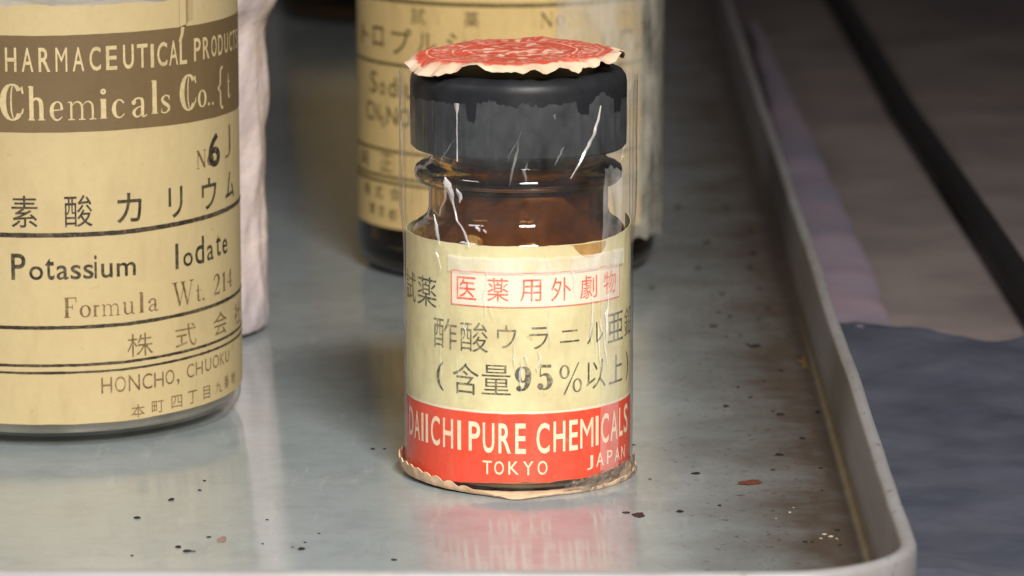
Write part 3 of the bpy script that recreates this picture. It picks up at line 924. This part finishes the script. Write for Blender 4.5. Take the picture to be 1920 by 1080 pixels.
# scalloped paper seal under the vial, one corner poking out at the front
def foot_mesh():
    seg = 240
    rings = [9.0, 13.0, 15.6, 16.3, 16.42, 16.5, 16.55, 16.6]
    lift = [0, 0, 0, 0.05, 0.3, 0.55, 0.8, 1.0]
    verts, faces = [], []
    for layer in (0, 1):
        for r, e in zip(rings, lift):
            for k in range(seg):
                a = -pi + 2 * pi * k / seg
                d = math.degrees(a)
                tip = exp(-abs((d + 1) / 11.0) ** 1.4)
                side = max(0.0, min(1.0, (-d - 2) / 58)) if d > -120 else max(0.0, 1 - (-d - 120) / 50)
                right = max(0.0, min(1.0, (d - 4) / 70))
                sc_ = max(0.0, min(1.0, (-d - 12) / 25)) if d > -130 else 0.0
                hgt = 0.25 + 2.15 * side + 0.7 * right + 0.24 * sc_ * (abs(sin(d * 0.42 + 0.6 * sin(d * 0.11))) * 2 - 1) + 0.16 * fbm(cos(a) * 9, sin(a) * 9, 2, 1.5)
                low = 0.02 + 0.5 * side * (1 - e)
                rr = r + (1.9 * tip + 0.30 * side * e + 0.12 * fbm(cos(a) * 6, sin(a) * 6, 2, 1.5)) * (1 if r > 15 else 0)
                z = (low if r > 15 else 0.02) + e * (hgt - low) * (1 - 0.3 * tip)
                inn = 0.16 if layer == 0 else 0.0
                verts.append(((rr - inn * (r > 16)) * sin(a), -(rr - inn * (r > 16)) * cos(a), max(z, 0.02) + (0.14 if layer == 0 and r < 16 else 0)))
    N = len(rings) * seg
    for layer in (0, 1):
        for i in range(len(rings) - 1):
            for k in range(seg):
                j = (k + 1) % seg
                b = layer * N
                faces.append((b + i * seg + k, b + i * seg + j, b + (i + 1) * seg + j, b + (i + 1) * seg + k))
    for o in (0, (len(rings) - 1) * seg):
        for k in range(seg):
            j = (k + 1) % seg
            faces.append((o + k, o + j, N + o + j, N + o + k))
    link_mesh('base_paper', verts, faces, M_kraft, vial)


foot_mesh()

# ---- larger clear bottle on the left --------------------------------------
RB = 27.0
left = thing('reagent_bottle', 'wide clear glass bottle with a brown-banded tan label, cut by the left edge', 'bottle', (-67.7, 40, 0), 0, 'large reagent bottles in the tray')
lathe('glass', bottle_profile(26.8, 112, 17.0, 82, 3.0, 0.7, 108), M_clear, left, 144)
contents(25.9, 1.5, 60.0, 2.6, M_powder_white, left)
lathe('cap', [(0, 109), (17.2, 108.6), (17.4, 96.5), (19.6, 96), (20, 96.6), (20, 110), (19.2, 111.6), (17.5, 112), (0, 112)], M_cap_out, left, 96)
LS0, LS1 = -62.0, 44.0


def ll_lo(s):
    return 3.55 + 0.028 * max(0, s - 12) + 0.08 * fbm(s, 2, 0, 0.3)


def ll_hi(s):
    return 64.2 + 6.0 / (1 + exp(-(s - 22.5) * 3)) + 0.3 * fbm(s, 5, 0, 0.3)


ll = sheet('label', RB, LS0, LS1, ll_lo, ll_hi, M_label_tan, left, 0.14, 120, 30)
sheet('brown_band', RB + 0.03, LS0, LS1, lambda s: 46.1 + 0.04 * fbm(s, 1, 0, 0.4), lambda s: 59.95 + 0.05 * fbm(s, 8, 0, 0.4) + 0.008 * max(0, s), M_brown, ll, 0.02, 110, 6)


def row(text, s_first, pitch, w, z0, z1, dz=0.0):
    out = []
    for i, ch in enumerate(text):
        if ch != ' ':
            ww = w * (0.36 if ch in 'I' else 1.0)
            c = s_first + pitch * i + w / 2
            out.append((ch, c - ww / 2, c + ww / 2, z0 + dz * i, z1 + dz * i))
    return out


lettering('band_lettering', [('U', 12.75, 14.41, 54.81, 58.3), ('T', 14.92, 16.64, 54.83, 58.24), ('I', 17.13, 17.68, 54.71, 58.1), ('C', 18.24, 20.0, 54.74, 58.24), ('A', 20.33, 21.99, 54.73, 58.32), ('L', 22.33, 23.76, 54.7, 58.3), ('P', 25.28, 26.8, 54.86, 58.2), ('R', 27.34, 28.95, 54.95, 58.14), ('O', 29.48, 31.03, 55.0, 58.1), ('D', 31.5, 33.0, 55.01, 58.04), ('U', 33.64, 35.07, 55.05, 58.0), ('C', 35.6, 37.1, 55.05, 58.0), ('T', 37.4, 38.9, 55.05, 58.0), ('S', 39.3, 40.8, 55.05, 58.0)]
          + row('PHARMACE', -6.6, 2.40, 1.65, 54.8, 58.25), RB + 0.03, M_ink_tan, ll, off=0.012, lift=0.04)
lettering('company_lettering', [('a', 13.85, 16.5, 47.7, 50.61, 'serif'), ('l', 17.02, 18.3, 47.93, 52.98, 'serif'), ('s', 18.6, 20.5, 47.93, 50.59, 'serif'), ('C', 22.33, 25.67, 47.73, 53.24, 'serif'), ('o', 26.05, 28.0, 47.97, 50.56, 'serif'), ('.', 28.32, 28.94, 48.04, 48.5, 'serif'), ('.', 29.42, 30.0, 48.0, 48.45, 'serif'), ('{', 31.22, 32.9, 47.03, 53.4), ('t', 34.34, 36.0, 48.3, 52.0, 'serif'),
           ('C', -5.0, -1.6, 47.7, 53.2, 'serif'), ('h', -1.0, 1.5, 47.8, 52.9, 'serif'), ('e', 2.0, 4.1, 47.8, 50.6, 'serif'), ('m', 4.6, 8.6, 47.8, 50.6, 'serif'), ('i', 9.1, 10.3, 47.8, 52.2, 'serif'), ('c', 10.9, 13.1, 47.8, 50.6, 'serif')],
          RB + 0.03, M_ink_tan, ll, off=-0.004, lift=0.04)
RULE = [(LS0, LS1, 30.95, 31.6), (LS0, LS1, 17.55, 18.05), (LS0, LS1, 12.05, 12.45), (LS0, LS1, 11.0, 11.35)]


def sloped_rules(R, rules, mat, parent):
    verts, faces = [], []
    for s0, s1, z0, z1 in rules:
        n = 130
        b = len(verts)
        for i in range(n + 1):
            s = s0 + (s1 - s0) * i / n
            up = 0.032 * max(0.0, s - 12) + 0.03 * fbm(s, z0, 0, 1.2)
            tw = 0.05 * fbm(s, z1, 0, 1.7)
            for z in (z0 + up - tw, z1 + up + tw):
                verts.append(((R + 0.05) * sin(s / R), -(R + 0.05) * cos(s / R), z))
        for i in range(n):
            faces.append((b + 2 * i, b + 2 * i + 2, b + 2 * i + 3, b + 2 * i + 1))
    o = link_mesh('ruled_lines', verts, faces, mat, parent)
    return o


sloped_rules(RB, RULE, M_ink_deep, ll)
lettering('number_lettering', [('N', 25.44, 27.8, 39.06, 41.75, 'serif'), ('o', 28.0, 29.8, 39.2, 40.9, 'serif')], RB, M_ink_brown, ll, lift=0.05)
lettering('stamped_number', [('6', 28.3, 31.6, 38.87, 43.84)], RB, M_ink_deep, ll, off=0.02, lift=0.08)
lettering('pencilled_letter', [('J', 33.37, 35.6, 39.62, 44.35)], RB, M_ink_brown, ll, off=-0.02, lift=0.05)
lettering('substance_lettering', [('カ', 11.4, 15.25, 32.6, 36.91), ('リ', 19.79, 22.46, 32.53, 37.04), ('ウ', 26.55, 30.42, 32.78, 37.42), ('ム', 33.37, 37.05, 33.35, 37.4),
                                  ('ヨ', -19.0, -15.6, 32.6, 36.6), ('ウ', -11.3, -7.6, 32.5, 37.0), ('素', -3.8, 0.0, 32.4, 37.0), ('酸', 3.8, 7.8, 32.4, 37.0),
                                  ('m', 11.2, 14.14, 24.85, 26.84), ('I', 20.89, 21.49, 24.93, 28.68), ('o', 22.4, 24.35, 25.08, 27.09), ('d', 24.89, 26.92, 25.07, 29.09), ('a', 27.63, 29.34, 25.2, 27.48), ('t', 30.03, 31.5, 25.44, 28.61), ('e', 32.0, 33.73, 25.43, 27.7),
                                  ('P', -4.0, -1.9, 24.8, 28.6), ('o', -1.4, 0.6, 24.8, 26.8), ('t', 0.9, 2.2, 24.8, 28.0), ('a', 2.5, 4.2, 24.8, 26.9), ('s', 4.5, 6.0, 24.8, 26.9), ('s', 6.3, 7.8, 24.8, 26.9), ('i', 7.9, 8.3, 24.8, 28.2), ('u', 8.9, 10.6, 24.8, 26.9)],
          RB, M_ink_deep, ll, off=0.008, lift=0.05)
# narrow second half of the letter m on the left of the visible n
lettering('formula_lettering', [('F', 3.4, 5.3, 19.2, 22.2, 'serif'), ('o', 5.7, 7.3, 19.2, 21.0, 'serif'), ('r', 7.6, 8.7, 19.2, 21.0, 'serif'), ('m', 8.9, 11.6, 19.2, 21.0, 'serif'), ('u', 12.0, 13.9, 19.22, 21.1, 'serif'), ('l', 14.5, 15.45, 19.2, 22.33, 'serif'), ('a', 15.94, 17.8, 19.26, 21.15, 'serif'), ('W', 20.17, 24.49, 19.36, 23.03, 'serif'), ('t', 24.9, 26.21, 19.56, 22.02, 'serif'), ('.', 26.4, 26.89, 19.5, 19.9, 'serif'), ('2', 29.21, 31.11, 19.79, 22.88, 'serif'), ('1', 31.7, 33.11, 19.92, 22.84, 'serif'), ('4', 33.56, 35.4, 20.2, 22.86, 'serif')],
          RB, M_ink_brown, ll, lift=0.05)
lettering('address_lettering', [('株', 12.6, 16.71, 12.85, 16.25), ('式', 20.7, 24.87, 13.21, 16.64), ('会', 29.06, 33.12, 13.6, 17.06), ('社', 36.5, 40.2, 13.8, 17.2),
                                ('N', 12.71, 14.48, 7.88, 10.25), ('C', 14.86, 16.51, 7.91, 10.19), ('H', 16.81, 18.43, 7.94, 10.13), ('O', 18.75, 20.36, 8.1, 10.25), (',', 20.79, 21.3, 7.8, 8.69), ('C', 22.77, 24.24, 8.49, 10.52), ('H', 24.63, 26.2, 8.61, 10.56), ('U', 26.8, 28.28, 8.78, 10.68), ('O', 28.7, 30.43, 8.9, 10.85), ('K', 30.79, 32.1, 9.0, 10.8), ('U', 32.5, 33.9, 9.1, 10.85),
                                ('H', 8.6, 10.2, 7.88, 10.2), ('O', 10.6, 12.3, 7.88, 10.2),
                                ('本', 13.09, 15.16, 3.87, 5.8), ('町', 16.34, 18.35, 4.18, 5.94), ('四', 19.74, 21.74, 4.41, 6.26), ('丁', 22.93, 24.79, 4.53, 6.47), ('目', 26.28, 27.87, 4.7, 6.6), ('九', 29.3, 31.22, 5.0, 6.7), ('番', 32.02, 33.6, 5.2, 7.1), ('地', 34.6, 36.4, 5.3, 7.2)],
          RB, M_ink_brown, ll, off=-0.004, lift=0.05)
# torn sliver of label at the top of the brown band
tv = [(22.6, 60.6), (23.3, 60.2), (23.0, 58.9), (22.4, 57.6), (22.1, 58.1), (22.5, 59.2)]
bmv = [((RB + 0.12) * sin(s / RB), -(RB + 0.12) * cos(s / RB), z) for s, z in tv]
link_mesh('torn_sliver', bmv, [(0, 1, 2, 3, 4, 5)], M_label_tan, ll)
sheet('label_fold', RB + 0.10, 22.4, 25.2, lambda s: 60.2 + 0.35 * (s - 22.4), lambda s: 69.5, mat_paper('folded_label', (0.36, 0.27, 0.14), (0.40, 0.31, 0.16), (0.30, 0.22, 0.10)), ll, 0.05, 10, 8,
      lambda s, z: 0.5 * max(0, 1 - abs(s - 23.2) / 0.9))

# ---- amber bottle standing behind -----------------------------------------
back = thing('reagent_bottle', 'amber glass bottle with a yellowed label standing directly behind the capped vial', 'bottle', (-1.05, 165, 0), 0, 'large reagent bottles in the tray')
lathe('glass', bottle_profile(26.85, 112, 17.0, 82, 4.0, 2.2, 108), M_amber_dark, back, 128)
contents(24.4, 4.4, 62.0, 3.0, M_powder_dark, back)
lathe('cap', [(0, 109), (17.2, 108.6), (17.4, 96.5), (19.6, 96), (20, 96.6), (20, 110), (19.2, 111.6), (17.5, 112), (0, 112)], M_cap_out, back, 96)
bl = sheet('label', RB, -38, 29.6, lambda s: 8.95 + 0.1 * fbm(s, 2, 0, 0.3), lambda s: 76, M_label_gold, back, 0.14, 100, 30)
box_line(RB, [(-38, 29.6, 38.0, 38.55), (-38, 29.6, 22.6, 23.1), (-38, 29.6, 16.9, 17.4), (-38, 29.6, 17.9, 18.4), (-38, 29.6, 49.3, 50.0)], M_ink_back, bl, 'ruled_lines', 0.06)
lettering('lettering', [('試', -17.74, -14.71, 45.81, 48.73), ('薬', -7.36, -4.62, 45.74, 48.53), ('N', 5.93, 8.4, 45.73, 48.41, 'serif'), ('o', 8.78, 10.49, 45.93, 47.59, 'serif'), ('.', 10.9, 11.4, 45.86, 46.25, 'serif'),
                        ('ト', -33.32, -30.09, 41.18, 44.39), ('ロ', -28.29, -24.85, 41.06, 44.59), ('プ', -22.65, -17.77, 40.21, 44.84), ('ル', -16.4, -12.6, 40.95, 44.4), ('シ', -10.57, -6.9, 40.9, 44.63),
                        ('リ', 18.2, 20.9, 40.9, 44.6), ('ウ', 22.8, 25.99, 40.8, 45.03), ('ム', 27.0, 29.2, 40.4, 44.0),
                        ('S', -29.42, -27.01, 32.66, 36.55), ('o', -26.16, -24.37, 32.54, 34.82), ('d', -23.44, -21.36, 32.51, 36.03), ('i', -20.7, -20.2, 32.5, 35.9), ('u', -19.3, -17.2, 32.5, 35.0), ('m', -16.4, -13.0, 32.5, 35.0),
                        ('C', -31.2, -28.6, 27.69, 31.1), ('N', -28.1, -26.0, 27.7, 30.99), ('5', -25.7, -24.6, 26.83, 28.89), ('N', -24.0, -21.08, 27.5, 30.75), ('O', -20.6, -18.0, 27.5, 30.75),
                        ('純', -34.13, -30.2, 19.2, 22.2), ('正', -26.07, -22.6, 19.0, 22.2),
                        ('株', -32.5, -29.6, 13.9, 16.3), ('式', -28.0, -25.2, 13.9, 16.3), ('会', -23.2, -20.3, 14.1, 16.5),
                        ('東', -30.1, -27.9, 10.8, 12.9), ('京', -26.9, -24.7, 10.6, 12.8), ('都', -23.68, -21.3, 10.4, 12.5)],
          RB, M_ink_back, bl, off=0.008, lift=0.06)
sheet('cellophane_wrap', 27.9, 9.0, 62.0, lambda s: 6.0 + 1.5 * fbm(s, 1, 0, 0.2) + max(0.0, 33 - 2.2 * (s - 9.0)), 92.0, M_film_back, back, 0, 90, 40,
      lambda s, z: 0.5 * fbm(s, z * 0.15, 0, 0.18) + 0.5 * max(0, (s - 34) / 14))

# ---- third large bottle, far back: only its dark foot is in view -------------
far = thing('reagent_bottle', 'dark bottle at the far end of the tray, only its foot showing', 'bottle', (-37.5, 545, 0), 0, 'large reagent bottles in the tray')
lathe('glass', bottle_profile(26.85, 112, 17.0, 82, 4.0, 2.2, 108), M_amber_dark, far, 96)
contents(24.4, 4.4, 62.0, 3.0, M_powder_dark, far)
lathe('cap', [(0, 109), (17.2, 108.6), (17.4, 96.5), (19.6, 96), (20, 96.6), (20, 110), (19.2, 111.6), (17.5, 112), (0, 112)], M_cap_out, far, 64)
sheet('label', RB, -34, 34, 9.5, 76, M_label_gold, far, 0.14, 60, 6)


# ---- pale wrapped package between the left bottle and the back ----------------
def pk_r(r, z, a, i):
    k = 1 + 0.05 * fbm(cos(a) * 2, sin(a) * 2, z * 0.045, 1.4) + 0.03 * fbm(cos(a) * 6, sin(a) * 6, z * 0.1, 1.2)
    b = 2.8 / (1 + exp(-(z - 53.5) * 0.9))
    return (r + (b if 0 < z < 84 else 0)) * k, z + (1.2 * fbm(cos(a) * 3, sin(a) * 3, 9, 1.0) if z > 84 else 0)


pk = lathe('wrapped_package', [(0, 0), (14.5, 0), (16.4, .8)] + [(16.9, 2 + 2 * i) for i in range(41)] + [(15.5, 86), (10, 90), (5, 94), (4.5, 97), (8, 103), (6, 103.2), (3, 98), (0, 97)], M_pink, None, 120, pk_r, (-57.6, 102, 0))
tag(pk, 'pale pink crumpled wrapper standing behind the right edge of the left bottle', 'package')


# ------------------------------------------------------------------ beside the tray
def soft_strip(name, pts, w, h, mat, amp=0.8):
    """a soft folded strip lying on the table along (x, y, width factor) points"""
    verts, faces = [], []
    m = 14
    dense = []
    for a, b in zip(pts, pts[1:]):
        for k in range(12):
            t = k / 12
            dense.append(tuple(p + (q - p) * t for p, q in zip(a, b)))
    dense.append(pts[-1])
    for x, y, f in dense:
        for j in range(m):
            a = 2 * pi * j / m
            xx = x + w * f * 0.5 * cos(a) + amp * fbm(y, j * 0.7, 0, 0.035)
            zz = -1.9 + h * (0.5 + 0.5 * sin(a)) * (0.7 + 0.3 * f) * (1 + 0.4 * fbm(x, y, j, 0.03))
            verts.append((xx, y, max(zz, -1.95)))
    for i in range(len(dense) - 1):
        for j in range(m):
            k = (j + 1) % m
            faces.append((i * m + j, i * m + k, (i + 1) * m + k, (i + 1) * m + j))
    faces.append(tuple(range(m)))
    faces.append(tuple((len(dense) - 1) * m + j for j in range(m)))
    return link_mesh(name, verts, faces, mat)


lav = soft_strip('plastic_strip', [(57.6, 92, 0.5), (58.0, 109, 0.9), (58.5, 150, 1.0), (59.5, 210, 0.9), (61.0, 300, 0.75), (63, 390, 0.5), (65, 520, 0.25)], 12.5, 3.4, M_lav)
tag(lav, 'pale lavender strip of plastic lying along the right side of the tray', 'plastic strip')


def cloth_mesh():
    n = 40
    verts, faces = [], []
    X0, X1, Y0, Y1 = 53.5, 120, -60, 106
    for layer in (0, 1):
        for i in range(n + 1):
            for j in range(n + 1):
                x = X0 + (X1 - X0) * i / n
                y = Y0 + (Y1 - Y0) * j / n
                x2 = x + 1.2 * fbm(y, 1, 0, 0.03)
                far = j / n
                y2 = y + 1.5 * fbm(x, 2, 0, 0.05) - far ** 2 * (0.55 * (x - X0) + 9 * fbm(x, 5, 0, 0.045))
                z = 0.2 + 2.6 * fbm(x, y, 0, 0.022) + 0.8 * fbm(x, y, 3, 0.08) if layer == 0 else -1.95
                verts.append((x2 + (0.0145 * (y + 550) - 11.2 if i == 0 else 0), y2, max(z, -1.2) if layer == 0 else z))
    N = (n + 1) ** 2
    for i in range(n):
        for j in range(n):
            a, b, c, d = i * (n + 1) + j, (i + 1) * (n + 1) + j, (i + 1) * (n + 1) + j + 1, i * (n + 1) + j + 1
            faces.append((a, b, c, d))
            faces.append((N + a, N + d, N + c, N + b))
    edge = [i * (n + 1) for i in range(n + 1)] + [n * (n + 1) + j for j in range(1, n + 1)] + [i * (n + 1) + n for i in range(n - 1, -1, -1)] + [j for j in range(n - 1, 0, -1)]
    for a, b in zip(edge, edge[1:] + edge[:1]):
        faces.append((a, b, N + b, N + a))
    o = link_mesh('folded_cloth', verts, faces, M_blue)
    tag(o, 'slate blue cloth lying on the table against the right side of the tray', 'cloth')


cloth_mesh()


def tube(name, pts, r, mat, m=14):
    verts, faces = [], []
    for i, p in enumerate(pts):
        a, b = Vector(pts[max(i - 1, 0)]), Vector(pts[min(i + 1, len(pts) - 1)])
        d = (b - a).normalized()
        u = d.cross(Vector((0, 0, 1))).normalized()
        v = u.cross(d)
        for j in range(m):
            t = 2 * pi * j / m
            q = Vector(p) + u * (r * cos(t)) + v * (r * sin(t))
            verts.append(tuple(q))
    for i in range(len(pts) - 1):
        for j in range(m):
            k = (j + 1) % m
            faces.append((i * m + j, i * m + k, (i + 1) * m + k, (i + 1) * m + j))
    faces.append(tuple(range(m)))
    faces.append(tuple((len(pts) - 1) * m + j for j in range(m)))
    return link_mesh(name, verts, faces, mat)


cord = tube('black_cord', [(88.5 + 0.018 * max(0, y - 350) + 1.0 * sin(y * 0.006), y, 0.75) for y in range(-80, 1100, 20)], 2.7, M_cord)
tag(cord, 'thick black cord running along the table right of the tray', 'cord')


# ------------------------------------------------------------------ dirt on the tray floor
def crumb_mesh(seed):
    bm = bmesh.new()
    bmesh.ops.create_icosphere(bm, subdivisions=3, radius=1.0)
    for v in bm.verts:
        n = v.co.copy()
        k = 1 + 0.42 * fbm(n.x + seed * 3.1, n.y, n.z, 1.3) + 0.2 * fbm(n.x, n.y + seed, n.z, 3.0)
        v.co = Vector((n.x * k * 1.0, n.y * k * 0.95, max(n.z * k * 0.42, -0.12) + 0.12)) * S
    for f in bm.faces:
        f.smooth = True
    me = bpy.data.meshes.new('dirt_speck')
    bm.to_mesh(me)
    bm.free()
    me.materials.append(M_dirt)
    return me


CR = [crumb_mesh(i) for i in range(5)]
SPECKS = [(24.5, 137.6, .28), (36.5, 131.9, .28), (43.2, 137.6, .28), (43.6, 118.6, .27), (34.9, 115.4, .21), (36.7, 111.8, .27), (41.4, 108.9, .21), (33.5, 103.4, .32), (35.2, 94.8, .16), (37.6, 95.9, .16), (39.5, 86.8, .51), (38.3, 88.4, .21), (48.1, 84.6, .31), (42.5, 67.6, .25), (39.2, 59.9, .15), (34.9, 55.2, .2), (36.4, 47.7, .19), (32.4, 41.4, .29), (40.2, 35.6, .38), (39.3, 37.9, .14), (45.9, 37.3, .24), (42.4, 19.6, .28), (38.3, 8.9, .32), (36.8, -.4, .18), (43.6, .8, .18), (25.9, -2.6, .31), (22.7, -24.8, .3), (28.2, -21.3, .17), (47.0, -10.0, .17), (38.4, -41.3, .21), (39.3, -41.3, .12), (43.1, -35.1, .21), (42.8, -42.9, .16), (42.8, -12.5, .13), (17.6, 15.5, .14), (19.3, -5.9, .13), (32.5, 223.0, .37), (42.0, 223.0, .37), (45.4, 196.1, .36), (36.2, 183.5, .41), (44.4, 171.9, .47), (42.8, 157.6, .34), (33.5, 157.0, .29), (52.3, 290.3, .27), (54.5, 260.6, .2), (-46.6, -18.0, .37), (-50.3, -28.3, .34), (-39.9, -38.8, .24), (-43.5, -44.0, .38), (-42.2, -46.2, .4), (-41.3, -46.2, .19), (-27.4, -45.1, .38), (-15.2, -50.7, .28), (-32.6, -42.3, .17), (-32.8, -29.3, .17), (-43.1, -12.5, .23), (-42.9, -6.9, .18), (-20.1, 12.7, .26), (-18.4, 12.9, .18), (-49.1, -48.4, .19), (-28.6, -44.0, .14), (-27.1, -41.6, .17), (-25.5, -36.8, .14)]
for i, (x, y, r) in enumerate(SPECKS):
    o = bpy.data.objects.new('dirt_speck', CR[i % 5])
    o.location = (x * S, y * S, 0.00002)
    o.rotation_euler = (0, 0, random.uniform(0, 6.28))
    f = random.uniform(0.9, 1.25)
    k = 1.0 if x < 0 else 1.35
    o.scale = (r * f * k, r * 1.4 * k, r * k)
    col.objects.link(o)
    where = 'to the left of the small vial' if x < 0 else ('far back beside the right wall' if y > 100 else 'to the right of the small vial')
    tag(o, 'tiny dark dirt speck on the grey tray floor ' + where, 'dirt speck', 'dark dirt specks ' + where)


def lump(name, pos, size, mat, label, cat, seed=0, rz=0.0):
    me = CR[seed % 5].copy()
    me.name = name
    me.materials[0] = mat
    o = bpy.data.objects.new(name, me)
    o.location = (pos[0] * S, pos[1] * S, 0.00002)
    o.scale = size
    o.rotation_euler = (0, 0, rz)
    col.objects.link(o)
    tag(o, label, cat)
    return o


lump('rust_flake', (33.1, -8.1), (1.15, 1.9, 0.35), M_rust, 'orange-brown rust flake on the tray floor, largest and reddest of the specks', 'rust flake', 1, -0.9)
lump('maroon_blot', (17.0, -26.7), (0.75, 1.35, 0.25), M_maroon, 'dark maroon blot on the tray, right of the vial base, with a small tail', 'dirt blot', 2)
lump('maroon_crumb', (15.4, -25.4), (0.50, 0.55, 0.25), M_maroon, 'small maroon crumb touching the left of the dark maroon blot', 'dirt speck', 3)
lump('rusty_smear', (-38.1, -40.1), (0.55, 1.6, 0.06), mat_plain('pale_rust', (0.26, 0.15, 0.12), (0.20, 0.14, 0.12), 1500, 0.8, 0.3, 0.3), 'faint reddish smear on the tray near its front edge, left of the vial', 'smear', 4)
lump('ochre_stain', (48.3, 74.0), (2.2, 6.0, 0.12), M_ochre, 'ochre brown stain beside the right wall of the tray', 'stain', 0)
for k, (x, y, r) in enumerate([(37.5, -25.2, .22), (41.2, -37.2, .26), (42.0, -38.4, .30), (40.6, -39.4, .2), (35.4, -28.5, .14), (42.7, -39.6, .18), (38.2, -22.5, .12)]):
    o = lump('pale_grit', (x, y), (r, r * 1.4, r * 0.7), M_pale, 'pale cream grain of grit among dark specks in the right front corner', 'grit', k, k * 1.3)
    o['group'] = 'pale grit in the tray corner'
